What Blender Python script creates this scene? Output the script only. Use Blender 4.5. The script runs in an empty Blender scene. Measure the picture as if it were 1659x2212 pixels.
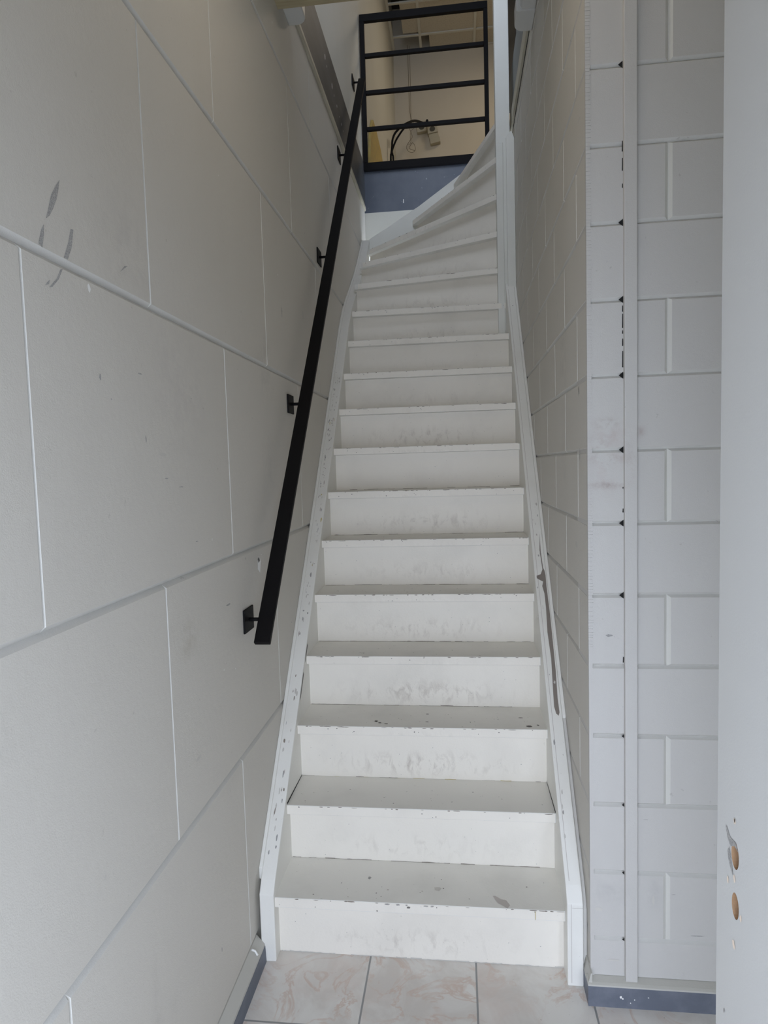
import bpy, bmesh, math, random
from mathutils import Vector, Matrix
random.seed(7)
SC = bpy.context.scene
COL = SC.collection

# ------------------------------------------------------------------ camera
cam_d = bpy.data.cameras.new('camera')
cam = bpy.data.objects.new('camera', cam_d); COL.objects.link(cam)
cam_d.sensor_fit = 'HORIZONTAL'; cam_d.sensor_width = 36.0
cam_d.lens = 1378.2 / 1659 * 36.0
cam_d.clip_start = 0.02
yaw, pitch, roll = 0.1169, -0.07053, -0.02853
F = Vector((-math.sin(yaw)*math.cos(pitch), math.cos(yaw)*math.cos(pitch), math.sin(pitch)))
Rr = Vector((math.cos(yaw), math.sin(yaw), 0)); U = Rr.cross(F)
R2 = Rr*math.cos(roll) + U*math.sin(roll); U2 = -Rr*math.sin(roll) + U*math.cos(roll)
cam.matrix_world = Matrix(((R2.x, U2.x, -F.x, 0.5548), (R2.y, U2.y, -F.y, -1.7229), (R2.z, U2.z, -F.z, 1.4312), (0, 0, 0, 1)))
SC.camera = cam

# ------------------------------------------------------------------ light and exposure
w = bpy.data.worlds.new('daylight'); SC.world = w; w.use_nodes = True
w.node_tree.nodes['Background'].inputs[0].default_value = (0.785, 0.875, 1.055, 1)
w.node_tree.nodes['Background'].inputs[1].default_value = 5.6

def portal(name, loc, rot, sx, sy):
    l = bpy.data.lights.new(name, 'AREA'); l.shape = 'RECTANGLE'; l.size = sx; l.size_y = sy
    l.cycles.is_portal = True
    o = bpy.data.objects.new(name, l); o.location = loc; o.rotation_euler = rot; COL.objects.link(o)
DOOR_W = (-0.03, 0.88); DOOR_H = 1.85
portal('doorway_daylight', ((DOOR_W[0]+DOOR_W[1])/2, -1.93, DOOR_H/2), (math.radians(90), 0, 0), DOOR_W[1]-DOOR_W[0], DOOR_H)
UW = (-.03, .87, 4.0, 5.75)     # window in the front wall upstairs, above the stairwell
portal('upstairs_daylight', ((UW[0]+UW[1])/2, .29, (UW[2]+UW[3])/2), (math.radians(90), 0, 0), UW[1]-UW[0], UW[3]-UW[2])

portal('added_opening_daylight', (1.19, -1.93, .6), (math.radians(90), 0, 0), .48, 1.0)  # opening added beside the doorway to brighten the right front wall
def fill_light(name, loc, rot, sx, sy, watts, col):
    l = bpy.data.lights.new(name, 'AREA'); l.shape = 'RECTANGLE'; l.size = sx; l.size_y = sy; l.energy = watts; l.color = col
    o = bpy.data.objects.new(name, l); o.location = loc; o.rotation_euler = rot; COL.objects.link(o)
fill_light('entrance_fill', (.45, -.35, 3.04), (0, 0, 0), .6, .6, 2.5, (1.0, .88, .72))  # unseen fill without a fixture, added to lift treads, floor and walls
fill_light('upstairs_fill', (1.7, 4.2, 5.85), (0, 0, 0), .6, .6, 17, (1.0, .86, .68))  # unseen warm fill, added to brighten the far room upstairs

SC.view_settings.view_transform = 'Standard'; SC.view_settings.look = 'None'
SC.view_settings.gamma = 1; SC.view_settings.exposure = 0.0
SC.view_settings.use_curve_mapping = False
SC.cycles.use_denoising = True
SC.cycles.max_bounces = 14; SC.cycles.diffuse_bounces = 8
SC.cycles.sample_clamp_indirect = 6

# ------------------------------------------------------------------ materials
def new_mat(name, col, rough=0.6, metal=0.0, spec=0.4):
    m = bpy.data.materials.new(name); m.use_nodes = True
    b = m.node_tree.nodes['Principled BSDF']
    b.inputs['Base Color'].default_value = (*col, 1); b.inputs['Roughness'].default_value = rough
    b.inputs['Metallic'].default_value = metal; b.inputs['Specular IOR Level'].default_value = spec
    return m
class N:
    def __init__(s, m): s.m = m; s.t = m.node_tree; s.b = s.t.nodes['Principled BSDF']
    def n(s, typ, **kw):
        x = s.t.nodes.new(typ)
        for k, v in kw.items(): setattr(x, k, v)
        return x
    def l(s, a, b): s.t.links.new(a, b)
    def pos(s): return s.n('ShaderNodeNewGeometry').outputs['Position']
    def obj(s): return s.n('ShaderNodeTexCoord').outputs['Object']
    def noise(s, vec, scale, detail=4, rough=.55, dist=0):
        x = s.n('ShaderNodeTexNoise'); x.inputs['Scale'].default_value = scale; x.inputs['Detail'].default_value = detail
        x.inputs['Roughness'].default_value = rough; x.inputs['Distortion'].default_value = dist; s.l(vec, x.inputs['Vector']); return x.outputs['Fac']
    def ramp(s, fac, a, b, va=0.0, vb=1.0):
        x = s.n('ShaderNodeMapRange'); x.inputs[1].default_value = a; x.inputs[2].default_value = b
        x.inputs[3].default_value = va; x.inputs[4].default_value = vb; s.l(fac, x.inputs[0]); return x.outputs[0]
    def math(s, op, a, b=None):
        x = s.n('ShaderNodeMath', operation=op)
        for i, v in enumerate((a, b)):
            if v is None: continue
            if isinstance(v, (int, float)): x.inputs[i].default_value = v
            else: s.l(v, x.inputs[i])
        return x.outputs[0]
    def mix(s, fac, a, b):
        x = s.n('ShaderNodeMix', data_type='RGBA')
        if isinstance(fac, (int, float)): x.inputs[0].default_value = fac
        else: s.l(fac, x.inputs[0])
        for i, v in ((6, a), (7, b)):
            if isinstance(v, tuple): x.inputs[i].default_value = (*v, 1)
            else: s.l(v, x.inputs[i])
        return x.outputs[2]
    def scale(s, vec, sc):
        x = s.n('ShaderNodeMapping'); x.inputs['Scale'].default_value = sc; s.l(vec, x.inputs['Vector']); return x.outputs[0]
    def bump(s, h, strength, dist=.001):
        x = s.n('ShaderNodeBump'); x.inputs['Strength'].default_value = strength; x.inputs['Distance'].default_value = dist
        s.l(h, x.inputs['Height']); s.l(x.outputs[0], s.b.inputs['Normal'])
    def base(s, c): s.l(c, s.b.inputs['Base Color'])

def wall_paint(name, col, dirt, amt=.35, bump=.3, spots=(), ax=0):
    m = new_mat(name, col, .62, spec=.3); q = N(m); p = q.pos()
    big = q.ramp(q.noise(q.scale(p, (1, 1, .45)), 2.2, 5), .48, .8)
    c = q.mix(q.math('MULTIPLY', big, amt), col, dirt)
    sp = q.ramp(q.noise(p, 38, 3, .6), .71, .76)
    c = q.mix(q.math('MULTIPLY', sp, .35), c, tuple(x*.6 for x in dirt))
    if spots:
        sx = q.n('ShaderNodeSeparateXYZ'); q.l(p, sx.inputs[0]); nz = q.ramp(q.noise(p, 26, 6, .7), .40, .62)
        for a, z, ra, rz, k_, sc_ in spots:
            da = q.math('POWER', q.math('ABSOLUTE', q.math('DIVIDE', q.math('SUBTRACT', sx.outputs[ax], a), ra)), 2)
            dz_ = q.math('POWER', q.math('ABSOLUTE', q.math('DIVIDE', q.math('SUBTRACT', sx.outputs[2], z), rz)), 2)
            g_ = q.math('POWER', 2.718, q.math('MULTIPLY', q.math('ADD', da, dz_), -1))
            c = q.mix(q.math('MULTIPLY', q.math('MULTIPLY', g_, nz), k_), c, sc_)
    q.base(c)
    q.bump(q.math('ADD', q.noise(p, 420, 2), q.math('MULTIPLY', q.noise(p, 60, 3), 1.5)), bump, .0012)
    return m
M = {}
M['wall'] = wall_paint('painted_block', (.61, .585, .535), (.53, .50, .45), spots=[(-.37, 1.06, .05, .05, .5, (.44, .41, .34)), (-.60, .28, .02, .16, .5, (.47, .45, .41)), (-.53, .24, .015, .08, .5, (.47, .45, .41)), (.30, 1.75, .06, .09, .45, (.44, .43, .41)), (-.55, 1.85, .08, .10, .35, (.46, .44, .42)), (-.35, 1.62, .12, .14, .35, (.48, .45, .43)), (.3, 1.45, .05, .12, .3, (.48, .46, .44))], ax=1)
M['wall_front'] = wall_paint('painted_block_front', (.56, .545, .52), (.52, .48, .45), .3, spots=[(.925, 1.525, .025, .010, .9, (.30, .24, .22)), (.93, 1.49, .035, .035, .55, (.46, .38, .36)), (.925, 1.435, .04, .012, .8, (.36, .29, .27)), (.93, 1.40, .04, .05, .4, (.50, .42, .40)), (.925, 1.370, .035, .008, .8, (.34, .28, .26)), (.905, 1.47, .02, .02, .6, (.38, .32, .30)), (1.006, 1.50, .012, .012, .7, (.38, .32, .30)), (.982, 1.42, .010, .035, .5, (.40, .34, .32)), (.93, .30, .05, .03, .4, (.42, .41, .40)), (1.04, .30, .02, .04, .4, (.42, .41, .40))])
M['plaster'] = wall_paint('white_plaster', (.61, .605, .55), (.55, .53, .46), .4)
M['beige'] = wall_paint('beige_plaster', (.58, .53, .43), (.52, .47, .38), .4)
M['joint'] = wall_paint('mortar', (.61, .60, .57), (.50, .47, .43), .5)

M['joint_v'] = wall_paint('filled_joint', (.66, .65, .61), (.58, .56, .51), .3)

def stair_paint(name, col, smudge=False, speck=.5, dirt=(.62, .59, .53), big_amt=.3):
    m = new_mat(name, col, .5, spec=.35); q = N(m); p = q.pos()
    big = q.ramp(q.noise(p, 5, 5), .5, .78)
    c = q.mix(q.math('MULTIPLY', big, big_amt), col, dirt)
    if smudge:
        o = q.obj(); sx = q.n('ShaderNodeSeparateXYZ'); q.l(o, sx.inputs[0])
        gx = q.math('POWER', 2.718, q.math('MULTIPLY', q.math('POWER', q.math('ABSOLUTE', q.math('DIVIDE', sx.outputs[0], .24)), 2), -1))
        gz = q.math('POWER', 2.718, q.math('MULTIPLY', q.math('POWER', q.math('ABSOLUTE', q.math('DIVIDE', q.math('ADD', sx.outputs[2], .03), .035)), 2), -1))
        nz = q.ramp(q.noise(q.scale(p, (1, 1, .55)), 34, 6, .7, .6), .50, .66)
        c = q.mix(q.math('MULTIPLY', q.math('MULTIPLY', gx, gz), q.math('MULTIPLY', nz, q.math('MULTIPLY', q.n('ShaderNodeObjectInfo').outputs['Random'], .7))), c, (.42, .37, .32))
    sp = q.ramp(q.noise(p, 85, 3, .7), .705, .73)
    c = q.mix(q.math('MULTIPLY', sp, speck), c, (.30, .28, .25))
    q.base(c); q.bump(q.noise(p, 160, 4), .35, .001)
    return m
M['riser'] = stair_paint('white_riser_paint', (.83, .79, .715), True, .25)
M['tread'] = stair_paint('worn_tread_paint', (.77, .755, .71), False, .6, (.60, .59, .55), .5)
M['stringer'] = stair_paint('white_stringer_paint', (.80, .79, .745), False, .4)
M['newel'] = stair_paint('white_post_paint', (.72, .72, .67), False, .1)
M['wood_bare'] = new_mat('bare_wood_chip', (.25, .215, .18), .8)
M['chip'] = new_mat('dark_paint_chip', (.16, .15, .14), .85)
M['scuff'] = new_mat('rubber_scuff', (.30, .29, .285), .7)
q = N(M['scuff']); q.base(q.mix(q.ramp(q.noise(q.pos(), 420, 4, .7), .42, .62), (.27, .265, .26), (.47, .46, .44)))
M['smear'] = new_mat('dirt_smear', (.52, .48, .45), .8)
M['stain'] = new_mat('faint_stain', (.57, .55, .51), .8)
M['glue'] = new_mat('yellowed_glue', (.52, .44, .20), .7)
M['streak'] = new_mat('brown_streak', (.23, .20, .175), .7)
M['gap'] = new_mat('dark_gap', (.015, .015, .015), 1)
M['white_mark'] = new_mat('white_splatter', (.85, .85, .83), .6)
M['black'] = new_mat('black_powder_coat', (.006, .0055, .006), .6, spec=.12)
q = N(M['black']); q.bump(q.noise(q.pos(), 600, 2), .2, .0005)
M['base_grey'] = new_mat('grey_skirting_paint', (.125, .14, .175), .5)
q = N(M['base_grey']); p = q.pos(); q.base(q.mix(q.ramp(q.noise(p, 14, 5), .45, .75), (.125, .14, .175), (.19, .205, .245)))
q.bump(q.noise(p, 120, 3), .3, .001)
M['caulk'] = stair_paint('dirty_caulk', (.50, .49, .45), False, .5, (.38, .36, .31), .7)
M['band'] = new_mat('glossy_grey_paint', (.06, .063, .067), .5, spec=.3)
q = N(M['band']); p = q.pos(); q.base(q.mix(q.ramp(q.noise(q.scale(p, (1, .5, 2)), 7, 4), .4, .75), (.055, .059, .064), (.080, .085, .092)))
q.bump(q.noise(p, 25, 3), .15, .001)
M['panel'] = new_mat('blue_grey_paint', (.125, .145, .19), .45)
q = N(M['panel']); p = q.pos()
q.base(q.mix(q.math('MULTIPLY', q.ramp(q.noise(p, 60, 3), .7, .74), .5), q.mix(q.ramp(q.noise(p, 9, 5), .4, .75), (.085, .10, .13), (.108, .122, .152)), (.4, .42, .45)))
M['side_grey'] = new_mat('mid_grey_paint', (.20, .21, .205), .55)
M['trimwood'] = stair_paint('aged_cream_trim', (.50, .47, .38), False, .5, (.36, .31, .2), .7)
M['beam'] = new_mat('raw_plank', (.42, .36, .23), .7)
q = N(M['beam']); p = q.pos(); q.base(q.mix(q.noise(q.scale(p, (.6, 14, 14)), 9, 5), (.50, .44, .29), (.33, .27, .16)))
M['pvc'] = new_mat('white_plastic', (.60, .60, .58), .4)
M['door'] = new_mat('painted_door', (.59, .59, .575), .5)
q = N(M['door']); p = q.pos(); q.bump(q.noise(p, 300, 3), .2, .0008)
M['door_wood'] = new_mat('bare_door_wood', (.36, .22, .12), .8)
q = N(M['door_wood']); p = q.pos(); q.base(q.mix(q.noise(q.scale(p, (60, 60, 8)), 6, 4), (.42, .26, .14), (.26, .16, .09)))
M['door_chip'] = new_mat('pale_splinter', (.82, .70, .58), .7)
M['grid'] = new_mat('ceiling_grid_metal', (.58, .57, .50), .5)
M['tile_c'] = new_mat('mineral_tile', (.50, .46, .37), .9)
q = N(M['tile_c']); p = q.pos(); q.base(q.mix(q.ramp(q.noise(p, 70, 4), .5, .7), (.52, .48, .39), (.44, .40, .32)))
M['void'] = new_mat('dark_plenum', (.05, .045, .04), 1)
M['unlit_void'] = new_mat('unlit_void_tone', (.012, .014, .022), .4)  # darkness of the unlit space upstairs, put into the colour
M['yellow'] = new_mat('yellow_insulation', (.50, .38, .13), .8)
q = N(M['yellow']); p = q.pos(); q.base(q.mix(q.ramp(q.noise(p, 22, 5), .45, .7), (.52, .40, .14), (.42, .33, .15)))
M['box'] = new_mat('grey_cream_plastic', (.40, .37, .28), .5)
M['box_dark'] = new_mat('dark_cable_entry', (.07, .065, .05), .8)
M['concrete'] = new_mat('outside_paving', (.62, .62, .61), .9)

# floor tiles: square marbled tiles with grey joints
m = M['floor'] = new_mat('marbled_floor_tile', (.6, .56, .52), .35, spec=.4); q = N(m); p = q.pos()
sx = q.n('ShaderNodeSeparateXYZ'); q.l(p, sx.inputs[0])
def fr(o, off):
    a = q.math('FRACT', q.math('DIVIDE', q.math('ADD', o, off), .3055))
    d = q.math('ABSOLUTE', q.math('SUBTRACT', a, .5))
    return q.math('GREATER_THAN', d, .5 - .0026/.3055)
gr = q.math('MAXIMUM', fr(sx.outputs[0], 10*.3055 - .2725), fr(sx.outputs[1], 10*.3055 + .2105))
tid = q.n('ShaderNodeCombineXYZ')
q.l(q.math('FLOOR', q.math('DIVIDE', q.math('ADD', sx.outputs[0], 10*.3055-.2725), .3055)), tid.inputs[0])
q.l(q.math('FLOOR', q.math('DIVIDE', q.math('ADD', sx.outputs[1], 10*.3055+.2105), .3055)), tid.inputs[1])
ad = q.n('ShaderNodeVectorMath', operation='MULTIPLY_ADD'); q.l(tid.outputs[0], ad.inputs[0]); ad.inputs[1].default_value = (3.7, 5.3, 2.1); q.l(p, ad.inputs[2])
v = ad.outputs[0]
c = q.mix(q.ramp(q.noise(v, 7, 6, .6, .8), .38, .62), (.60, .565, .525), (.71, .69, .655))
vein = q.ramp(q.math('ABSOLUTE', q.math('SUBTRACT', q.noise(v, 6.5, 7, .6, 1.2), .5)), 0, .035, 1, 0)
c = q.mix(q.math('MULTIPLY', vein, q.ramp(q.noise(v, 5, 2), .42, .6, .15, .85)), c, (.58, .455, .385))
c = q.mix(q.math('MULTIPLY', q.ramp(q.noise(v, 4.2, 4, .6), .52, .68), .45), c, (.64, .53, .475))
c = q.mix(q.math('MULTIPLY', q.ramp(q.noise(p, 120, 2), .74, .77), .7), c, (.2, .18, .16))
c = q.mix(q.math('MULTIPLY', q.ramp(q.noise(q.scale(p, (1, 1, 1)), 95, 2), .76, .78), .8), c, (.8, .8, .77))
c = q.mix(gr, c, (.28, .28, .275))
q.base(c); q.bump(q.math('SUBTRACT', 1, gr), .6, .0015)

# ------------------------------------------------------------------ mesh helpers
class MB:
    def __init__(s): s.v = []; s.f = []; s.m = []; s.mats = []; s.smooth = set()
    def mi(s, m):
        if m not in s.mats: s.mats.append(m)
        return s.mats.index(m)
    def face(s, pts, m, sm=False):
        i = len(s.v); s.v += [tuple(p) for p in pts]; s.f.append(list(range(i, i+len(pts)))); s.m.append(s.mi(m))
        if sm: s.smooth.add(len(s.f)-1)
        return s
    def solid(s, bot, top, m, sm=False):
        n = len(bot); i = len(s.v); s.v += [tuple(p) for p in bot] + [tuple(p) for p in top]; k = s.mi(m)
        s.f.append([i+j for j in range(n)][::-1]); s.m.append(k); s.f.append([i+n+j for j in range(n)]); s.m.append(k)
        for j in range(n):
            s.f.append([i+j, i+(j+1) % n, i+n+(j+1) % n, i+n+j]); s.m.append(k)
            if sm: s.smooth.add(len(s.f)-1)
        return s
    def box(s, x0, x1, y0, y1, z0, z1, m):
        b = [(x0, y0, z0), (x1, y0, z0), (x1, y1, z0), (x0, y1, z0)]
        return s.solid(b, [(x, y, z1) for x, y, _ in b], m)
    def prism_z(s, poly, z0, z1, m, sm=False):
        return s.solid([(x, y, z0) for x, y in poly], [(x, y, z1) for x, y in poly], m, sm)
    def prism_x(s, poly, x0, x1, m, sm=False):
        return s.solid([(x0, y, z) for y, z in poly], [(x1, y, z) for y, z in poly], m, sm)
    def prism_y(s, poly, y0, y1, m, sm=False):
        return s.solid([(x, y0, z) for x, z in poly], [(x, y1, z) for x, z in poly], m, sm)
    def tube(s, pts, r, m, n=8):
        pts = [Vector(p) for p in pts]; rings = []; up = Vector((0.13, 0.2, 1)).normalized()
        for i, p in enumerate(pts):
            d = (pts[min(i+1, len(pts)-1)] - pts[max(i-1, 0)]).normalized()
            a = d.cross(up)
            if a.length < .05: a = d.cross(Vector((1, 0, 0)))
            a.normalize(); b = d.cross(a).normalized()
            rings.append([p + a*(r*math.cos(2*math.pi*k/n)) + b*(r*math.sin(2*math.pi*k/n)) for k in range(n)])
        i0 = len(s.v); k0 = s.mi(m)
        for rg in rings: s.v += [tuple(x) for x in rg]
        for i in range(len(rings)-1):
            for k in range(n):
                a = i0+i*n+k; b = i0+i*n+(k+1) % n
                s.f.append([a, b, b+n, a+n]); s.m.append(k0); s.smooth.add(len(s.f)-1)
        s.f.append([i0+k for k in range(n)][::-1]); s.m.append(k0)
        s.f.append([i0+(len(rings)-1)*n+k for k in range(n)]); s.m.append(k0)
        return s
    def blob(s, c, u, v, ru, rv, m, n=9, jag=.45, off=.0006):
        c = Vector(c); u = Vector(u); v = Vector(v); nn = u.cross(v).normalized()
        a0 = random.random()*6
        pts = []
        for k in range(n):
            a = a0 + 2*math.pi*k/n; r = 1 - jag*random.random()
            pts.append(c + u*(ru*r*math.cos(a)) + v*(rv*r*math.sin(a)) + nn*off)
        return s.face(pts, m)
    def build(s, name, parent=None, origin=(0, 0, 0), bevel=0, kind=None, fix=False):
        me = bpy.data.meshes.new(name); o = Vector(origin)
        me.from_pydata([tuple(Vector(v)-o) for v in s.v], [], s.f)
        for mt in s.mats: me.materials.append(mt)
        for i, pl in enumerate(me.polygons):
            pl.material_index = s.m[i]; pl.use_smooth = i in s.smooth
        if fix:
            bm = bmesh.new(); bm.from_mesh(me); bmesh.ops.recalc_face_normals(bm, faces=bm.faces); bm.to_mesh(me); bm.free()
        ob = bpy.data.objects.new(name, me); COL.objects.link(ob)
        if parent:
            ob.parent = parent; pw = WORLD[parent.name]
            ob.location = o - pw
        else: ob.location = o
        WORLD[ob.name] = o.copy()
        if bevel:
            b = ob.modifiers.new('bevel', 'BEVEL'); b.width = bevel; b.segments = 2; b.limit_method = 'ANGLE'
        if kind: ob['kind'] = kind
        return ob
WORLD = {}
def thing(name, label, cat, loc=(0, 0, 0), group=None):
    o = bpy.data.objects.new(name, None); COL.objects.link(o); o.location = loc; o.empty_display_size = .05
    WORLD[o.name] = Vector(loc)
    o['label'] = label; o['category'] = cat
    if group: o['group'] = group
    return o
def tag(o, label, cat, group=None):
    o['label'] = label; o['category'] = cat
    if group: o['group'] = group
    return o

def block_wall(mb, O, u, v, n, rows, cu, cz, dep, m, mj, u0, u1, edge0=False, edge1=False):
    """chamfered blocks: rows = [(z0, z1, [u joints])]; O + u*a + v*z"""
    O, u, v, n = map(Vector, (O, u, v, n))
    P = lambda a, z, d: O + u*a + v*z + n*d
    for z0, z1, js in rows:
        us = [u0] + [j for j in js if u0 + .01 < j < u1 - .01] + [u1]
        for k in range(len(us)-1):
            a, b = us[k], us[k+1]
            ca = cu if (k > 0 or edge0) else 0; cb = cu if (k < len(us)-2 or edge1) else 0
            # subdivide long edges with small waviness
            o4 = [P(a, z0, -dep), P(b, z0, -dep), P(b, z1, -dep), P(a, z1, -dep)]
            i4 = [P(a+ca, z0+cz, 0), P(b-cb, z0+cz, 0), P(b-cb, z1-cz, 0), P(a+ca, z1-cz, 0)]
            mb.face(i4, m)
            for e in range(4):
                f = (e+1) % 4
                if (o4[e]-i4[e]).length < 1e-6 and (o4[f]-i4[f]).length < 1e-6: continue
                mb.face([o4[e], o4[f], i4[f], i4[e]], M['joint_v'] if e in (1, 3) else mj)

# ================================================================== THE SETTING
XL = -0.055; XR = 0.88; YF = -0.0645; YB = 2.81
H = 0.19; G = 0.1614; W = 0.8231

# floor and outside ground
MB().box(-.35, 1.6, -1.9, .12, -.12, 0, M['floor']).build('floor', kind='structure', fix=True)
MB().box(-6, 7, -9, -1.9, -.2, -.04, M['concrete']).build('ground', kind='structure', fix=True)

# left wall: big smooth blocks, y from behind the camera to the back of the stairwell
lz = [.079, .6364, 1.2003, 1.7641, 2.328, 2.8918, 3.215]
even = [-.8604-.795, -.8604, -.0643, .7228, 1.5144, 2.3014]; odd = [-1.264, -.4692, .327, 1.1186, 1.9102]
rows = [(lz[i], lz[i+1], odd if i in (1, 3, 5) else even) for i in range(6)]
wl = MB()
rows[0] = (lz[0], lz[1], even); rows[1] = (lz[1], lz[2], odd); rows[2] = (lz[2], lz[3], even); rows[3] = (lz[3], lz[4], odd); rows[4] = (lz[4], lz[5], even); rows[5] = (lz[5], lz[6], odd)
block_wall(wl, (XL, 0, 0), (0, 1, 0), (0, 0, 1), (1, 0, 0), rows, .0032, .009, .0095, M['wall'], M['joint'], -1.9, YB+.02)
wl.box(XL-.25, XL-.0095, -1.9, YB+.04, 0, 3.215, M['wall'])
# marks on the left wall (y, z) outlines
def wall_mark(mb, pts, m, d=.0005):
    mb.face([(XL+d, y, z) for y, z in pts], m)
scuffs = [
 [(-.755, 1.893), (-.765, 1.881), (-.779, 1.861), (-.788, 1.837), (-.796, 1.819), (-.786, 1.827), (-.775, 1.843), (-.765, 1.861), (-.759, 1.878)],
 [(-.802, 1.809), (-.810, 1.796), (-.817, 1.776), (-.809, 1.772), (-.803, 1.792)],
 [(-.725, 1.828), (-.733, 1.826), (-.741, 1.803), (-.756, 1.774), (-.746, 1.774), (-.733, 1.797)],
 [(-.761, 1.755), (-.767, 1.753), (-.778, 1.736), (-.799, 1.717), (-.790, 1.720), (-.773, 1.736)],
 [(-.796, 1.729), (-.803, 1.723), (-.809, 1.717), (-.798, 1.722)],
 [(-.554, 1.822), (-.567, 1.818), (-.585, 1.802), (-.567, 1.814)]]
for s_ in scuffs: wall_mark(wl, s_, M['scuff'])
for y, z, ry, rz, mt in [(-.672, 1.60, .003, .007, 'scuff'), (-.64, 1.565, .002, .002, 'scuff'), (-.53, 1.625, .010, .0016, 'scuff'), (-.52, 1.50, .002, .009, 'scuff'),
        (-.69, 1.745, .006, .009, 'white_mark'), (-.45, 1.47, .02, .004, 'stain'), (-.44, 1.42, .012, .0015, 'scuff'), (-.37, 1.40, .014, .0015, 'scuff'), (-.30, 1.27, .008, .0015, 'scuff'),
        (-.12, 1.08, .02, .004, 'scuff'), (-.35, .77, .02, .004, 'stain'),
        (-.27, .24, .003, .009, 'scuff'), (.53, 1.99, .004, .02, 'scuff'),
        (1.9, 2.95, .006, .04, 'chip'), (.85, 2.05, .01, .02, 'stain')]:
    wl.blob((XL, y, z), (0, 1, 0), (0, 0, 1), ry, rz, M[mt])
wl.face([(XL+.0008, .141, 1.163), (XL+.0008, .155, 1.170), (XL+.0008, .172, 1.152), (XL+.0008, .160, 1.118), (XL+.0008, .138, 1.133)], M['white_mark'])
wl.face([(XL+.0012, .141, 1.163), (XL+.0012, .155, 1.168), (XL+.0012, .162, 1.156), (XL+.0012, .149, 1.150)], M['chip'])
for i in range(60):
    wl.blob((XL, random.uniform(-1.2, 2.6), random.uniform(.2, 3.1)), (0, 1, 0), (0, 0, 1), random.uniform(.001, .005), random.uniform(.001, .006), M[random.choice(['stain', 'scuff', 'white_mark', 'white_mark'])], n=6)
wl.build('wall_left', kind='structure')

# upper left wall of the storey above, its glossy grey band and the cream trim under it
ul = MB(); ul.box(XL-.25, XL-.002, .64, 5.62, 3.53, 6.5, M['plaster']); ul.box(XL-.25, XL-.002, YB+.02, 5.62, 3.2, 3.54, M['plaster'])
ul.build('wall_upper_left', kind='structure', fix=True)
bd = MB(); bd.box(XL-.25, XL+.004, .64, YB+.031, 3.238, 3.534, M['band'])
for y, z, r in [(1.50, 3.44, .016), (1.54, 3.42, .008), (1.67, 3.40, .018), (1.72, 3.38, .008), (1.80, 3.37, .012), (1.87, 3.35, .007), (1.93, 3.34, .012), (1.98, 3.33, .007), (2.07, 3.31, .008)]:
    bd.blob((XL+.004, y, z), (0, 1, 0), (0, 0, 1), r*.5, r, M['white_mark'], n=6)
bd.build('trim_1', kind='structure', fix=True)
tr = MB(); tr.prism_y([(XL-.01, 3.205), (XL+.006, 3.205), (XL+.012, 3.212), (XL+.012, 3.232), (XL+.004, 3.240), (XL-.01, 3.240)], .64, YB, M['trimwood'])
tr.build('trim_2', kind='structure', bevel=.002)

# back wall below the landing and the blue-grey panel at its top
bw = MB(); bw.box(XL-.25, 2.6, YB+.031, YB+.2, 0, 3.205, M['plaster']); bw.build('wall_back', kind='structure')
pn = MB(); pn.box(XL-.02, 2.6, YB+.0305, YB+.18, 3.205, 3.49, M['panel'])
pn.box(XL+.27, XL+.275, YB+.0297, YB+.0307, 3.255, 3.28, M['white_mark'])
pn.build('trim_3', kind='structure')

# right wall beside the stairs (half-bond small blocks) and its return facing the entrance
z0, dh = .170, .18384
ja = [.0686+.3935*i for i in range(6)]; jb = [.2658+.3905*i for i in range(6)]
zs = [.061] + [z0 + dh*k for k in range(0, 17)] + [3.215]
wr = MB(); wf = MB()
ytop = 3.215
rs = []; rf = []
for i in range(len(zs)-1):
    if zs[i] > 3.2: break
    k = i-1
    rs.append((zs[i], min(zs[i+1], ytop), ja if k % 2 == 0 else jb))
    rf.append((zs[i], min(zs[i+1], ytop), [1.073] if k % 2 == 0 else []))
block_wall(wr, (XR, 0, 0), (0, 1, 0), (0, 0, 1), (-1, 0, 0), rs, .0035, .0068, .0065, M['wall'], M['joint'], YF, 1.985)
wr.box(XR+.0065, XR+.2, YF+.010, 1.985, 0, ytop, M['wall'])
for y, z, ry, rz, mt in [(.05, 1.62, .006, .012, 'scuff'), (.04, 1.45, .004, .02, 'scuff'), (.4, 1.9, .006, .02, 'stain'), (.02, 2.3, .02, .004, 'stain'), (.1, 1.2, .02, .012, 'stain')]:
    wr.blob((XR, y, z), (0, 0, 1), (0, 1, 0), rz, ry, M[mt])
wr.build('wall_right', kind='structure')
block_wall(wf, (0, YF, 0), (1, 0, 0), (0, 0, 1), (0, -1, 0), rf, .0085, .0065, .0085, M['wall_front'], M['joint'], XR, 1.45)
wf.box(XR+.001, 1.6, YF+.0085, YF+.15, 0, 3.3, M['wall_front'])
# ragged corner bead, with tiny notches
wf.box(XR-.0008, XR+.009, YF-.0006, YF+.012, .061, 3.2, M['wall_front'])
zz = .95
while zz < 3.2:
    hh = random.uniform(.006, .012)
    wf.box(XR-.0012, XR+.0085+random.uniform(0, .003), YF-.0016, YF+.003, zz, zz+hh*.86, M['wall_front']); zz += hh
for x, z, rx, rz, mt in [(.93, .985, .01, .004, 'scuff'), (1.03, .42, .010, .001, 'stain'), (1.02, .50, .008, .001, 'scuff'),
        (1.15, .19, .022, .0013, 'scuff'), (.90, .25, .012, .008, 'stain'), (1.04, .28, .004, .016, 'stain'), (1.09, .30, .007, .001, 'scuff'), (.94, .11, .02, .004, 'stain')]:
    wf.blob((x, YF, z), (1, 0, 0), (0, 0, 1), rx, rz, M[mt], n=12)
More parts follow.
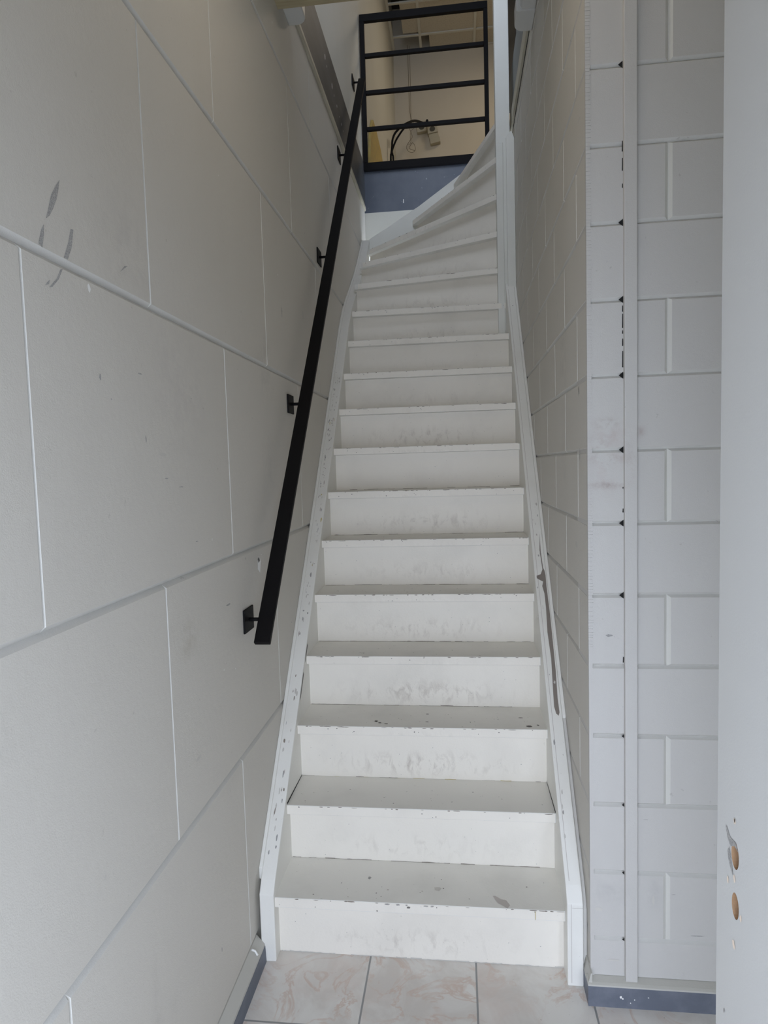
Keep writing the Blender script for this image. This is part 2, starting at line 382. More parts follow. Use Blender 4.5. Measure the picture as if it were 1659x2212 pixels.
# open black notches and cracks where the bed joints meet the cover strip
for k in range(0, 16):
    z = z0+dh*k
    if k in (0, 1, 2, 3, 5, 6, 7, 8, 9, 10, 12):
        s_ = .011 if k >= 5 else .006
        wf.face([(.966, YF-.0008, z+s_*.8), (.966, YF-.0008, z-s_*.8), (.966-s_, YF-.0008, z)], M['gap'])
for za, zb in [(1.66, 1.70), (1.712, 1.73), (1.742, 1.75), (1.756, 1.79), (1.795, 1.81), (2.09, 2.10), (2.13, 2.16), (2.175, 2.20), (1.36, 1.364), (.915, .93), (1.30, 1.31)]:
    wf.face([(.9635, YF-.0008, za), (.9660, YF-.0008, za), (.9660, YF-.0008, zb), (.9640, YF-.0008, zb)], M['gap'])
wf.build('wall_front', kind='structure')
# vertical cover strip over the wall joint
cs = MB(); cs.box(.9665, .997, YF-.013, YF+.004, .061, 3.25, M['wall_front'])
cs.build('trim_4', kind='structure', bevel=.0018)

# grey skirtings with a sloping caulked ledge
def skirting(name, poly_face, poly_ledge, axis, a, b):
    mb = MB()
    (mb.prism_y if axis == 'y' else mb.prism_x)(poly_face, a, b, M['base_grey'])
    (mb.prism_y if axis == 'y' else mb.prism_x)(poly_ledge, a, b, M['caulk'])
    return mb
mb = skirting('l', [(XL-.01, 0), (-.029, 0), (-.031, .048), (XL-.01, .048)], [(XL-.01, .048), (-.032, .048), (-.033, .055), (XL+.0, .081), (XL-.01, .082)], 'y', -1.88, -.0115)
mb.tube([(XL+.004, -.07, .081), (XL+.012, -.065, .074), (XL+.02, -.068, .064)], .003, M['white_mark'])
mb.build('baseboard_left', kind='structure', fix=True)
mb = skirting('r', [(YF+.004, 0), (YF-.027, 0), (YF-.025, .054), (YF+.004, .054)], [(YF+.004, .054), (YF-.025, .054), (YF-.0245, .058), (YF-.018, .061), (YF, .066), (YF+.004, .066)], 'x', .868, 1.6)
mb.box(.868, .8795, YF+.004, YF+.07, 0, .05, M['base_grey'])
mb.prism_y([(.868, .05), (.8795, .05), (.8795, .085), (.876, .085)], YF-.02, YF+.09, M['caulk'])
for x, z, r in [(.95, .030, .004), (.955, .026, .003), (.985, .025, .002), (1.02, .033, .002), (.975, .015, .002)]:
    mb.blob((x, YF-.0262, z), (1, 0, 0), (0, 0, 1), r, r, M['white_mark'])
mb.build('baseboard_right', kind='structure', fix=True)

# rest of the entrance: side wall behind the open door, doorway wall behind the camera, ceiling
MB().box(1.45, 1.6, -1.9, YF, 0, 3.3, M['plaster']).build('wall_entrance_right', kind='structure')
eb = MB(); eb.box(-.3, DOOR_W[0], -1.93, -1.8, 0, 3.3, M['plaster']); eb.box(DOOR_W[1], .95, -1.93, -1.8, 0, 3.3, M['plaster']); eb.box(1.43, 1.6, -1.93, -1.8, 0, 3.3, M['plaster']); eb.box(.95, 1.43, -1.93, -1.8, 1.1, 3.3, M['plaster']); eb.box(.95, 1.43, -1.93, -1.8, 0, .1, M['plaster']); eb.box(DOOR_W[0], DOOR_W[1], -1.93, -1.8, DOOR_H, 3.3, M['plaster'])  # low opening right of the doorway is added to let in more light
eb.build('wall_entrance', kind='structure')
ce = MB(); ce.box(-.3, 1.6, -1.93, .50, 3.09, 3.5, M['plaster']); ce.build('ceiling', kind='structure')
be = MB(); be.box(XL, 1.1, .50, .640, 3.083, 3.5, M['beam']); be.box(XL, 1.1, .641, .652, 3.094, 3.5, M['pvc']); be.build('trim_5', kind='structure')

# upper right: top of the block wall, grey floor edge, dark panel painted in place of the unlit space above
rt = MB(); rt.box(XR-.012, XR+.2, .655, 1.985, 3.192, 3.262, M['trimwood']); rt.box(XR-.0015, XR+.002, .8, 1.985, 3.184, 3.192, M['gap']); rt.build('trim_6', kind='structure', bevel=.0)
rb = MB(); rb.box(XR-.002, XR+.2, .655, 1.985, 3.262, 3.51, M['side_grey']); rb.build('trim_7', kind='structure')
db = MB(); db.box(XR+.015, XR+.12, .655, 2.3, 3.51, 5.9, M['unlit_void']); db.box(XR+.008, XR+.015, 1.25, 1.29, 3.51, 5.9, M['void']); db.box(XR+.004, XR+.015, 1.62, 1.65, 3.51, 5.9, M['unlit_void'])
db.build('unlit_void_panel', kind='structure')

# storey above: floor slab, far wall, right wall with a window opening, plenum and roof
sl = MB(); sl.box(XL-.2, 3.4, YB+.18, 5.7, 3.2, 3.49, M['beige']); sl.box(1.3, 3.4, .6, YB+.18, 3.2, 3.49, M['beige']); sl.build('floor_upper', kind='structure')
MB().box(XL-.3, 3.5, 5.58, 5.75, 3.4, 6.5, M['beige']).build('wall_upper_back', kind='structure')
uw = MB(); uw.box(3.25, 3.4, .3, 5.75, 3.4, 6.5, M['beige'])
uw.build('wall_upper_side', kind='structure')
ufw = MB(); ufw.box(XL-.3, UW[0], .3, .5, 3.4, 6.5, M['beige']); ufw.box(UW[1], 3.5, .3, .5, 3.4, 6.5, M['beige'])
ufw.box(UW[0], UW[1], .3, .5, 3.4, UW[2], M['beige']); ufw.box(UW[0], UW[1], .3, .5, UW[3], 6.5, M['beige']); ufw.build('wall_upper_front', kind='structure')
MB().box(XL-.3, 3.5, .3, 5.75, 6.4, 6.5, M['void']).build('ceiling_upper', kind='structure')
# suspended grid
ZC = 5.93
gx = [XL+.012, .25, .82, 1.39, 1.96, 2.53, 3.1]; gy = [.52, 1.38, 1.95, 2.52, 3.09, 3.66, 4.23, 4.82, 5.31, 5.57]
g = MB()
for x in gx: g.box(x-.013, x+.013, .5, 5.58, ZC, ZC+.012, M['grid']).box(x-.002, x+.002, .5, 5.58, ZC+.01, ZC+.05, M['grid'])
for y in gy: g.box(XL, 3.25, y-.012, y+.012, ZC+.0005, ZC+.0125, M['grid'])
g.build('trim_8', kind='structure')
GT = 'tiles of the suspended ceiling upstairs'
tile_specs = []
for i in range(len(gx)-1):
    for j in range(len(gy)-1):
        if i == 0 and j in (6, 8): continue                 # missing tiles
        x0, x1, y0, y1 = gx[i]+.004, gx[i+1]-.004, gy[j]+.004, gy[j+1]-.004
        if j < 6 or i > 2: continue
        if i == 0 and j == 7: x0 = .075; y1 = 5.28
        if i == 1 and j == 8: x0 = .345
        tile_specs.append((x0, x1, y0, y1, i, j))
far = MB(); far.box(gx[0], gx[-1], gy[0], gy[6]-.01, ZC+.014, ZC+.03, M['tile_c']); far.box(gx[3]+.01, gx[-1], gy[6], gy[-1], ZC+.014, ZC+.03, M['tile_c'])
far.build('trim_9', kind='structure')
tl = {(0, 7): 'narrow cream ceiling tile slid aside, dark gap along its left edge', (1, 7): 'large whole cream ceiling tile in the second row from the far wall',
      (1, 8): 'cream ceiling tile at the far wall with a dark gap at its left end',
      (1, 6): 'cream ceiling tile nearest the viewer, above the top rail of the black railing',
      (2, 6): 'cream ceiling tile seen right of the railing post, nearest the viewer',
      (2, 7): 'cream ceiling tile seen beside the right railing post, second row from the far wall',
      (2, 8): 'narrow cream ceiling tile against the far wall beside the white newel post'}
for (x0, x1, y0, y1, i, j) in tile_specs:
    o = MB().box(x0, x1, y0, y1, ZC+.0135, ZC+.028, M['tile_c']).build('ceiling_tile', origin=((x0+x1)/2, (y0+y1)/2, ZC+.0135), bevel=.002)
    tag(o, tl[(i, j)], 'ceiling tile', GT)

# ================================================================== STAIRCASE
ST = thing('staircase', 'white painted wooden staircase with scuffed treads, turning right at the top', 'staircase', (.41, 0, 0))
NX, NY = .785, 1.80
T = .030
def edge_chips(mb, p, q, n, up, cnt, m='wood_bare'):
    p = Vector(p); q = Vector(q)
    for _ in range(cnt):
        c = p.lerp(q, random.random()); L = random.uniform(.002, .009) if random.random() < .8 else random.uniform(.01, .02)
        mb.blob(c+Vector(up)*random.uniform(-.0015, 0.0), (q-p).normalized(), up, L, random.uniform(.0007, .002), M[m], n=7, off=.0006)
def add_tread(poly, z, name='tread', nose=None, chips=20, extra=None):
    mb = MB(); mb.prism_z(poly, z-T, z, M['tread']);
    cx = sum(p[0] for p in poly)/len(poly); cy = sum(p[1] for p in poly)/len(poly)
    nb = MB(); nb.mats = mb.mats
    # riser-white nose face: repaint faces that look at the entrance
    if nose:
        a, b = nose; d = (Vector((b[0], b[1], 0)) - Vector((a[0], a[1], 0))).normalized(); nn = Vector((d.y, -d.x, 0))
        o = nn*.0004
        k = .0016
        mb.face([(a[0]+nn.x*.0003, a[1]+nn.y*.0003, z-T+k), (b[0]+nn.x*.0003, b[1]+nn.y*.0003, z-T+k), (b[0]+nn.x*.0003, b[1]+nn.y*.0003, z-k), (a[0]+nn.x*.0003, a[1]+nn.y*.0003, z-k)], M['riser'])
        A = Vector((a[0], a[1], z)); B = Vector((b[0], b[1], z))
        edge_chips(mb, A+nn*.0004-Vector((0, 0, .0015)), B+nn*.0004-Vector((0, 0, .0015)), nn, Vector((0, 0, 1)), chips)
        for _ in range(chips//3):
            c = A.lerp(B, random.random()) + nn*.0004 - Vector((0, 0, random.uniform(.004, T-.004)))
            mb.blob(c, d, (0, 0, 1), random.uniform(.001, .003), random.uniform(.001, .003), M['chip'], n=6)
        # specks on the walking surface
        for _ in range(chips):
            c = A.lerp(B, random.uniform(.03, .97)) - nn*random.uniform(.006, .12)
            mb.blob(c, d, -nn, random.uniform(.001, .004), random.uniform(.001, .003), M[random.choice(['chip', 'wood_bare', 'scuff'])], n=6)
    if extra: extra(mb)
    return mb.build(name, ST, origin=(cx, cy, z-T), bevel=.0018)
def ex1(mb):
    mb.face([(.630, .052, .1906), (.637, .053, .1906), (.652, .040, .1906), (.667, .036, .1906), (.676, .016, .1906), (.668, .002, .1906), (.655, .013, .1906), (.643, .022, .1906)], M['smear'])
    mb.blob((.264, .106, .19), (1, 0, 0), (0, 1, 0), .006, .009, M['scuff']); mb.blob((.47, .07, .19), (1, 0, 0), (0, 1, 0), .014, .012, M['stain'])
    for x, l in [(.33, .02), (.36, .012), (.385, .006), (.44, .014), (.458, .01)]: mb.blob((x, -.0005, .1865), (1, 0, 0), (0, 0, 1), l*.6, .0022, M['scuff'])
    mb.blob((.39, -.0005, .18), (1, 0, 0), (0, 0, 1), .007, .003, M['chip'])
    mb.box(.7430, .7445, -.0009, .0, .163, .188, M['glue'])
def ex3(mb):
    for x, y, rx, ry in [(.262, .37, .008, .006), (.276, .357, .007, .005), (.298, .350, .008, .004), (.435, .372, .008, .004), (.432, .44, .007, .004), (.77, .35, .012, .008), (.80, .36, .006, .006), (.75, .42, .01, .004)]:
        mb.blob((x, y, .57), (1, 0, 0), (0, 1, 0), rx, ry, M['chip'])
for k in range(1, 13):
    y = (k-1)*G; sk = .009
    y1 = k*G + .036 if k < 12 else 1.92
    poly = [(-.004, y), (W+.005, y+.004), (W+.005, y1+.004), (-.004, y1)]
    if k == 12: poly = [(0, y), (W, y+.004), (W, y+.010), (.79, y+.012), (.79, y+.06), (0, 1.99)]
    add_tread(poly, k*H, nose=((0, y), (W, y+.004)), chips=24 if k in (3, 5, 6, 7) else 15, extra=ex1 if k == 1 else (ex3 if k == 3 else None))
    # riser
    r = MB(); ry = y + .033
    r.box(-.006, W+.006, ry, ry+.016, (k-1)*H, k*H-T, M['riser'])
    n = Vector((0, -1, 0))
    # dirt and old glue in the corner where riser meets the tread below
    lin = []
    x = .004
    while x < W-.01:
        L = random.uniform(.01, .05); t = random.uniform(.0004, .0014)*(1.6 if k > 1 else 3.2)
        if random.random() < (.6 if k > 1 else .95):
            r.face([(x, ry-.0006, (k-1)*H+.0002), (x+L, ry-.0006, (k-1)*H+.0002), (x+L, ry-.0006, (k-1)*H+t), (x+L*.5, ry-.0006, (k-1)*H+t*random.uniform(.4, 1.5)), (x, ry-.0006, (k-1)*H+t)], M['stain' if k == 1 else ('glue' if k == 3 and random.random() < .7 else 'wood_bare')])
        x += L
    for _ in range(10):
        r.blob((random.uniform(.03, .79), ry, (k-1)*H+random.uniform(.01, .13)), (1, 0, 0), (0, 0, 1), random.uniform(.0008, .002), random.uniform(.0008, .002), M['scuff'], n=6)
    r.build('riser', ST, origin=(W/2, ry, (k-.5)*H-.015), bevel=.001)
# winders fan round the newel post
ends = {13: (0, 1.942), 14: (0, 2.178), 15: (0, 2.528), 16: (.287, 2.60), 17: (.562, 2.555), 18: (.95, 2.60)}
cor = {13: (NX, 1.80), 14: (NX, 1.805), 15: (NX+.001, 1.80), 16: (NX+.003, 1.80), 17: (NX+.006, 1.82), 18: (.95, 1.995)}
def offs(k, d):
    a = Vector(ends[k]); b = Vector(cor[k]); t = (b-a).normalized(); n = Vector((-t.y, t.x)); return a+n*d, b+n*d
YS = 2.605
for k in range(13, 19):
    a = Vector(ends[k]); b = Vector(cor[k]); z = k*H
    if k < 18:
        a2, b2 = offs(k+1, .036)
    else: a2, b2 = Vector((1.35, 2.60)), Vector((1.35, 1.995))
    poly = [tuple(a), tuple(b)]
    if k in (13, 14): poly += [tuple(b2), (-.01, a2.y), (-.01, a.y)]
    elif k == 15: poly += [tuple(b2), (a2.x, YS), (-.01, YS), (-.01, a.y)]
    elif k == 16: poly += [tuple(b2), (a2.x+.02, YS), (.30, YS)]
    elif k == 17: poly += [(.872, 1.885), (.872, 1.995), (.99, 1.995), (.99, YS), (.575, YS)]
    else: poly += [tuple(b2), tuple(a2)]
    if k in (16, 17):   # rounded free end of the nose
        d = (b-a).normalized(); n = Vector((-d.y, d.x))
        poly = [tuple(a+d*.012), tuple(b)] + poly[2:] + [tuple(a+n*.016-d*.002), tuple(a+n*.004+d*.002)]
    add_tread(poly, z, nose=(tuple(a+(b-a).normalized()*.013), tuple(b)) if k < 18 else None, chips=9)
    ra, rb_ = (offs(k, .033)); rc, rd = offs(k, .049)
    if k < 16: e_ = (ra-rb_).normalized()*.02; ra = ra+e_; rc = rc+e_
    r = MB(); r.prism_z([tuple(ra), tuple(rb_), tuple(rd), tuple(rc)], (k-1)*H, z-T, M['riser'])
    mid = (ra+rb_)/2
    r.build('riser', ST, origin=(mid.x, mid.y, (k-.5)*H-.015), fix=True)
# stringers
def chips_on_slope(mb, x, n, ya, yb, c0, mts):
    for _ in range(n):
        y = random.uniform(ya, yb); xx = x+random.uniform(-.012, .012)
        mb.blob((xx, y, 1.177*y+c0), (1, 0, 0), Vector((0, 1, 1.177)).normalized(), random.uniform(.001, .004), random.uniform(.002, .014), M[random.choice(mts)], n=8)
s1 = MB(); top = [(-.011, .035), (-.011, .203), (0.01, .236), (1.45, 1.177*1.45+.222), (1.647, 2.168), (1.782, 2.300), (1.917, 2.395), (2.2, 2.59), (2.352, 2.71), (2.62, 2.944), (2.64, 2.95)]
s1.prism_x([(-.011, 0)] + top[1:] + [(2.64, 2.5), (2.2, 2.3), (1.95, 1.9), (.33, 0)], -.043, 0, M['stringer'])
s1.prism_x([(.03, .222), (.03, .236+.022), (1.45, 1.177*1.45+.224), (1.647, 2.170), (1.782, 2.302), (1.917, 2.397), (2.2, 2.592), (2.352, 2.712), (2.62, 2.946), (2.64, 2.952), (2.64, 2.7), (1.9, 2.0), (.5, .4)], XL+.0002, -.043, M['stringer'])
chips_on_slope(s1, -.022, 26, .05, .45, .225, ['smear', 'smear', 'scuff', 'stain', 'wood_bare'])
chips_on_slope(s1, -.022, 80, .5, 1.45, .225, ['smear', 'stain', 'scuff', 'stain'])
chips_on_slope(s1, -.018, 14, .6, 1.42, .225, ['glue', 'stain'])
for ya, yb, zz_ in [(.372, .43, 0), (.46, .50, 0)]:
    s1.face([(.0006, ya, 1.177*ya+.212), (.0006, yb, 1.177*yb+.214), (.0006, yb+.004, 1.177*yb+.204), (.0006, ya, 1.177*ya+.200)], M['chip'])
s1.face([(.0007, .163, .381), (.0007, .36, .3808), (.0007, .36, .3835), (.0007, .25, .386), (.0007, .163, .387)], M['gap'])
s1.build('stringer', ST, origin=(-.02, 0, 0), bevel=.003)
s2 = MB(); s2.prism_x([(-.03, 0), (-.03, .235), (-.005, .274), (1.77, 1.177*1.77+.28), (1.84, 2.44), (1.84, 2.1), (.2, 0)], W+.002, .868, M['stringer'])
s2.prism_x([(-.020, 0), (-.020, .215), (.004, .262), (.32, 1.177*.32+.268), (.32, .2), (.2, 0)], .868, XR-.0002, M['joint'])
s2.prism_x([(.30, .35), (.30, 1.177*.30+.276), (1.80, 1.177*1.80+.276), (1.80, 2.1), (.5, .4)], .868, XR-.0002, M['stringer'])
# seam along the inner lip
s2.face([(.8352, 0.0, .2808), (.8366, 0.0, .2808), (.8366, 1.75, 1.177*1.75+.2808), (.8352, 1.75, 1.177*1.75+.2808)], M['smear'])
s2.face([(.8355, -.0306, .01), (.8367, -.0306, .01), (.8367, -.0306, .235), (.8355, -.0306, .235)], M['smear'])
s2.face([(.838, -.0306, .224), (.868, -.0306, .224), (.868, -.0306, .2255), (.838, -.0306, .2255)], M['stain'])
stk = [(x, y) for x, y in [(.859, .749), (.852, .698), (.855, .645), (.847, .632), (.832, .628), (.832, .621), (.845, .615), (.853, .612), (.848, .600), (.853, .580), (.853, .543), (.849, .483), (.852, .421), (.847, .348), (.845, .315), (.849, .301), (.856, .296), (.860, .303), (.859, .334), (.8625, .391), (.8635, .442), (.8645, .527), (.863, .600), (.864, .630), (.862, .642), (.858, .650), (.856, .698)]]
s2.face([(x, y, 1.177*y+.2808) for x, y in stk], M['streak'])
chips_on_slope(s2, .850, 14, .05, .9, .2804, ['scuff', 'stain', 'smear'])
chips_on_slope(s2, .832, 6, .0, .6, .2804, ['scuff', 'stain'])
s2.blob((.850, 1.66, 1.177*1.66+.2804), (1, 0, 0), (0, .65, .76), .003, .004, M['chip'])
s2.face([(W+.0012, .163, .381), (W+.0012, .163, .388), (W+.0012, .25, .386), (W+.0012, .36, .3835), (W+.0012, .36, .3808)], M['gap'])
s2.build('stringer', ST, origin=(.845, 0, 0), bevel=.003)
s3 = MB(); s3.prism_y([(-.0, 2.5), (-.0, 2.944), (.335, 3.134), (.614, 3.318), (.95, 3.52), (1.35, 3.70), (1.35, 3.3), (.7, 2.95), (.3, 2.6)], YS, YS+.035, M['newel'])
s3.build('stringer', ST, origin=(.6, YS, 2.5), bevel=.002)
nw = MB(); nw.box(NX, .858, 1.785, 1.86, 2.06, 5.2, M['newel'])
nw.box(NX, NX+.036, 1.779, 1.786, 2.06, 3.10, M['newel'])
nw.build('newel_post', ST, origin=(.82, 1.82, 2.06), bevel=.003)
nb = MB(); nb.prism_y([(.8365, 2.30), (XR-.001, 2.30), (XR-.001, 3.11), (.864, 3.150), (.845, 3.130), (.8365, 3.118)], 1.767, 1.784, M['newel'])
nb.build('post_cheek', ST, origin=(.85, 1.767, 2.3), bevel=.002)

# ================================================================== HANDRAIL
HR = thing('handrail', 'flat black steel handrail sloping up the left wall', 'handrail', (XL, .03, 1.0))
sl_ = 1.1805; hz = lambda y: 1.005 + (y-.029)*sl_
ya, yb = -.020, 2.468
d = Vector((0, 1, sl_)).normalized(); nrm = Vector((0, -d.z, d.y)); t = .015
rl = MB()
pts0 = []
for yy in (ya, yb):
    c = Vector((0, yy, hz(yy)))
    pts0.append([c+Vector((-.022, 0, 0))-nrm*t/2, c+Vector((.024, 0, 0))-nrm*t/2, c+Vector((.024, 0, 0))+nrm*t/2, c+Vector((-.022, 0, 0))+nrm*t/2])
rl.solid(pts0[0], pts0[1], M['black'])
rl.build('rail', HR, origin=(0, 1.2, hz(1.2)), bevel=.0022, fix=True)
for y in (.029, .593, 1.202, 1.826, 2.443):
    z = hz(y)
    st = MB(); st.tube([(XL+.004, y, z), (-.020, y, z)], .0055, M['black'], 14)
    b = st.build('bracket', HR, origin=(XL, y, z), fix=True)
    pl = MB(); a = .040
    pl.solid([(XL+.0003, y-a, z-a*.85), (XL+.0003, y+a, z-a*.85), (XL+.0003, y+a, z+a*.85), (XL+.0003, y-a, z+a*.85)], [(XL+.0055, y-a, z-a*.85), (XL+.0055, y+a, z-a*.85), (XL+.0055, y+a, z+a*.85), (XL+.0055, y-a, z+a*.85)], M['black'])
    pl.build('mounting_plate', b, origin=(XL, y, z), bevel=.0015, fix=True)

# ================================================================== BALUSTRADE on the landing edge
BL = thing('balustrade', 'black steel railing frame with three crossbars on the blue-grey landing edge', 'railing', (.38, YB, 3.50))
def bar(name, x0, x1, z0_, z1_, dy=.03):
    MB().box(x0, x1, YB, YB+dy, z0_, z1_, M['black']).build(name, BL, origin=((x0+x1)/2, YB, z0_), bevel=.002)
bar('bottom_rail', -.053, .815, 3.482, 3.532)
bar('top_rail', -.053, .812, 4.462, 4.508)
bar('post', -.053, -.021, 3.532, 4.462); bar('post', .784, .812, 3.532, 4.462)
for z in (3.745, 3.985, 4.228): bar('crossbar', -.021, .784, z, z+.024, .026)

# ================================================================== THINGS UPSTAIRS
yl = MB()
out = [(3.05, 3.52), (3.15, 3.86), (3.20, 3.95), (3.34, 4.09), (3.54, 4.11), (3.85, 4.10), (4.02, 4.05), (4.05, 3.52)]
yl.prism_x(out, XL, XL+.018, M['yellow'])
tag(yl.build('insulation_board', origin=(XL+.009, 3.5, 3.5), fix=True), 'torn yellow insulation board leaning on the left wall behind the black railing', 'insulation board')

def cable(pts, r, name, y, label, cat, m, group=None):
    P = [Vector((p[0], y, p[1])) if len(p) == 2 else Vector(p) for p in pts]; out = []
    for i in range(len(P)-1):
        p0, p1, p2, p3 = P[max(i-1, 0)], P[i], P[i+1], P[min(i+2, len(P)-1)]
        for s in range(5):
            u = s/5; out.append(.5*((2*p1)+(p2-p0)*u+(2*p0-5*p1+4*p2-p3)*u*u+(3*p1-p0-3*p2+p3)*u**3))
    out.append(P[-1])
    o = MB().tube(out, r, m, 8).build(name, origin=tuple(P[0]))
    return tag(o, label, cat, group)
cable([(-.026, 3.49), (-.025, 3.9), (-.024, 4.368), (-.018, 4.428), (-.010, 4.482), (-.003, 4.553), (.024, 4.612), (.078, 4.661), (.132, 4.7, 4.744), (.190, 4.9, 4.865), (.245, 5.15, 4.977), (.280, 5.38, 5.070), (.296, 5.45, 5.10)], .010, 'black_cable', 4.6, 'thick black cable arching widest, hanging behind the lower railing bars', 'cable', M['black'])
cable([(-.004, 3.49), (-.003, 3.9), (-.003, 4.366), (-.009, 4.428), (-.011, 4.470), (.023, 4.551), (.062, 4.609), (.101, 4.656), (.151, 4.7, 4.742), (.198, 4.9, 4.860), (.262, 5.2, 4.99), (.308, 5.47, 5.10)], .009, 'black_cable', 4.63, 'second black cable bending tighter, just inside the wider arching one', 'cable', M['black'])
M['wire'] = new_mat('thin_copper_brown_wire', (.14, .11, .07), .6)
cable([(.108, 5.950), (.11, 5.6), (.111, 5.318), (.119, 5.236), (.124, 5.162), (.109, 5.09), (.129, 5.031), (.132, 4.99), (.101, 4.952), (.07, 4.901), (.086, 4.855), (.128, 4.835), (.163, 4.856), (.16, 4.906), (.135, 4.936), (.113, 4.91), (.104, 4.878), (.159, 4.853)], .0022, 'hanging_wire', 5.48, 'thin brown wire dangling from the ceiling and ending in a tangled loop', 'wire', M['wire'])
cable([(.128, 5.950), (.128, 5.5), (.126, 5.22), (.150, 5.17), (.155, 5.10), (.120, 5.06), (.112, 5.0), (.118, 4.96), (.105, 4.93), (.08, 4.93)], .0016, 'hanging_wire', 5.49, 'shorter thin wire hanging beside the tangled one, hooked end', 'wire', M['wire'])

def junction(label, loc, size, tilt, tail):
    t = thing('junction_box', label, 'junction box', loc)
    sx_, sy_, sz_ = size
    b = MB(); b.box(loc[0]-sx_/2, loc[0]+sx_/2, loc[1]-sy_, loc[1], loc[2]-sz_/2, loc[2]+sz_/2, M['box'])
    bo = b.build('housing', t, origin=loc, bevel=.006)
    c = MB(); ring = [(loc[0]+.030*math.cos(a), loc[2]-.008+.026*math.sin(a)) for a in [2*math.pi*i/20 for i in range(20)]]
    c.prism_y(ring, loc[1]-sy_-.004, loc[1]-sy_+.002, M['box_dark'], True); c.build('cable_entry', t, origin=(loc[0], loc[1]-sy_, loc[2]), fix=True)
    if tail:
        d_ = MB(); d_.box(loc[0]-sx_*.44, loc[0]+sx_*.50, loc[1]-sy_*.8, loc[1], loc[2]-sz_/2-.055, loc[2]-sz_/2, M['box'])
        d_.box(loc[0]-sx_*.42, loc[0]+sx_*.56, loc[1]-sy_*.9, loc[1], loc[2]-sz_/2-.105, loc[2]-sz_/2-.05, M['box'])
        d_.build('lower_housing', t, origin=(loc[0], loc[1], loc[2]-sz_/2), bevel=.004)
    t.rotation_euler = (0, tilt, 0)
junction('small square cream junction box with a dark round hole, left of the larger one', (.237, 5.578, 5.118), (.115, .06, .105), math.radians(-8), False)
junction('larger stepped cream junction box with a round hole, hanging on the far wall', (.352, 5.578, 5.085), (.112, .07, .095), math.radians(-9), True)
t = MB(); t.tube([(.297, 5.575, 5.178), (.298, 5.52, 5.168), (.299, 5.50, 5.165)], .014, M['black'], 10)
tag(t.build('cable_clamp', origin=(.30, 5.49, 5.14)), 'black clamp between the two cream junction boxes on the far wall', 'cable clamp')

# ================================================================== TRUNKING ENDS under the ceiling beam
def trunk(side, y0, y1, label):
    t = thing('cable_trunking', label, 'trunking', (XR if side > 0 else XL, y1, 3.13))
    X = XR if side > 0 else XL
    f = lambda d_: X - side*d_
    b = MB(); prof = [(f(.002), 3.135), (f(.052), 3.135)] + [(f(.040+.018*math.cos(a)), 3.155-.018*math.sin(a)) for a in (1.2, .8, .4, 0)] + [(f(.058), 3.182), (f(.002), 3.182)]
    b.prism_y(prof, y0, y1-.06, M['pvc']); b.build('trunking_body', t, origin=(X, y0, 3.13), fix=True)
    c = MB(); pl = [(X, y1-.12)] + [(f(.072), y1-.12)] + [(f(.034+.038*math.cos(a)), y1-.04+.04*math.sin(a)) for a in (0, .35, .7, 1.05, 1.4, 1.57)] + [(X, y1)]
    c.prism_z(pl, 3.129, 3.186, M['pvc']); c.build('end_cap', t, origin=(X, y1, 3.13), bevel=.004, fix=True)
trunk(1, .655, .975, 'white rounded plastic trunking end on the right wall beside the stairwell top')
trunk(-1, .655, .80, 'white rounded plastic trunking end under the wooden beam at the left wall')

# ================================================================== OPEN DOOR LEAF at the right edge
XD = .89
dr = MB()
y_in, y_out = -.857, -1.76
holes = [(-.912, .933, .0175, .028), (-.914, .868, .0165, .027)]
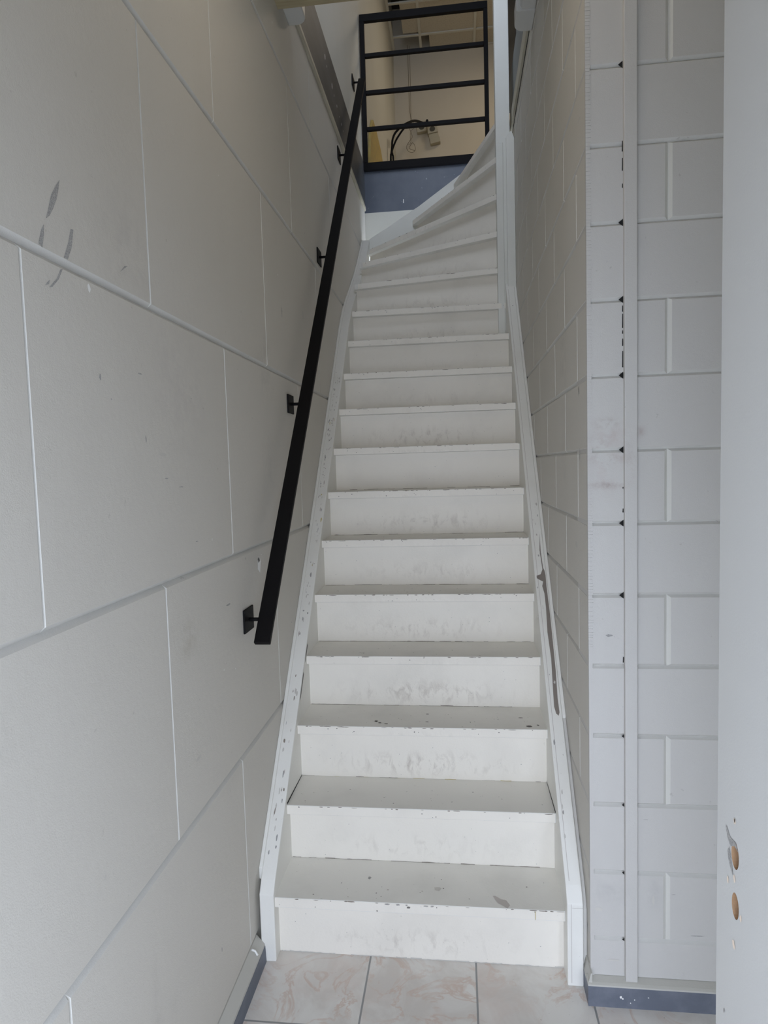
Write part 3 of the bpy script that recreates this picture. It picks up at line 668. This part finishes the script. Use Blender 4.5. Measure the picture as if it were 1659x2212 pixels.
# front skin with two recessed holes
def hole_patch(cy, cz, ry, rz, hy, hz_):
    n = 24; sq = []; el = []
    for i in range(n):
        a = 2*math.pi*i/n; c_, s_ = math.cos(a), math.sin(a); k = 1/max(abs(c_), abs(s_))
        sq.append((XD, cy+hy*c_*k, cz+hz_*s_*k)); el.append((XD, cy+ry*c_, cz+rz*s_))
    for i in range(n):
        j = (i+1) % n
        dr.face([sq[i], sq[j], el[j], el[i]], M['door'])
        dr.face([el[i], el[j], (XD+.012, el[j][1], el[j][2]), (XD+.012, el[i][1], el[i][2])], M['door_wood'])
    dr.face([(XD+.012, e[1], e[2]) for e in el], M['door_wood'])
for cy, cz, ry, rz in holes: hole_patch(cy, cz, ry*.62, rz*.62, .03, .03)
def q4(ya_, yb_, za_, zb_): dr.face([(XD, ya_, za_), (XD, yb_, za_), (XD, yb_, zb_), (XD, ya_, zb_)], M['door'])
zl, zh = holes[1][1]-.03, holes[0][1]+.03
q4(y_in, y_out, .01, zl); q4(y_in, y_out, zh, 2.60)
for cy, cz, *_ in holes: q4(y_in, cy+.03, cz-.03, cz+.03); q4(cy-.03, y_out, cz-.03, cz+.03)
q4(y_in, y_out, holes[1][1]+.03, holes[0][1]-.03)
X2 = XD+.04
dr.face([(X2, y_in, .01), (X2, y_out, .01), (X2, y_out, 2.6), (X2, y_in, 2.6)], M['door'])
for a in ([(XD, y_in, .01), (X2, y_in, .01), (X2, y_in, 2.6), (XD, y_in, 2.6)], [(XD, y_out, .01), (X2, y_out, .01), (X2, y_out, 2.6), (XD, y_out, 2.6)], [(XD, y_in, .01), (X2, y_in, .01), (X2, y_out, .01), (XD, y_out, .01)], [(XD, y_in, 2.6), (X2, y_in, 2.6), (X2, y_out, 2.6), (XD, y_out, 2.6)]): dr.face(a, M['door'])
dz = lambda pts, m: dr.face([(XD-.0006, y, z) for y, z in pts], m)
dz([(-.884, .957), (-.889, .957), (-.898, .949), (-.915, .951), (-.922, .943), (-.912, .945), (-.900, .938), (-.890, .944)], M['scuff'])
dz([(-.896, .935), (-.891, .928), (-.893, .918), (-.903, .906), (-.908, .903), (-.904, .918)], M['scuff'])
for y, z, ry, rz, m in [(-.911, .977, .004, .005, 'door_chip'), (-.911, .978, .002, .003, 'chip'), (-.912, .903, .004, .006, 'door_chip'), (-.893, .889, .004, .005, 'door_chip'), (-.931, .864, .004, .006, 'door_chip'), (-.912, .816, .005, .007, 'door_chip'), (-.885, .703, .0015, .004, 'chip')]:
    dr.blob((XD, y, z), (0, 0, 1), (0, 1, 0), rz, ry, M[m], off=.0008)
dr.build('door_1', kind='structure', fix=False)
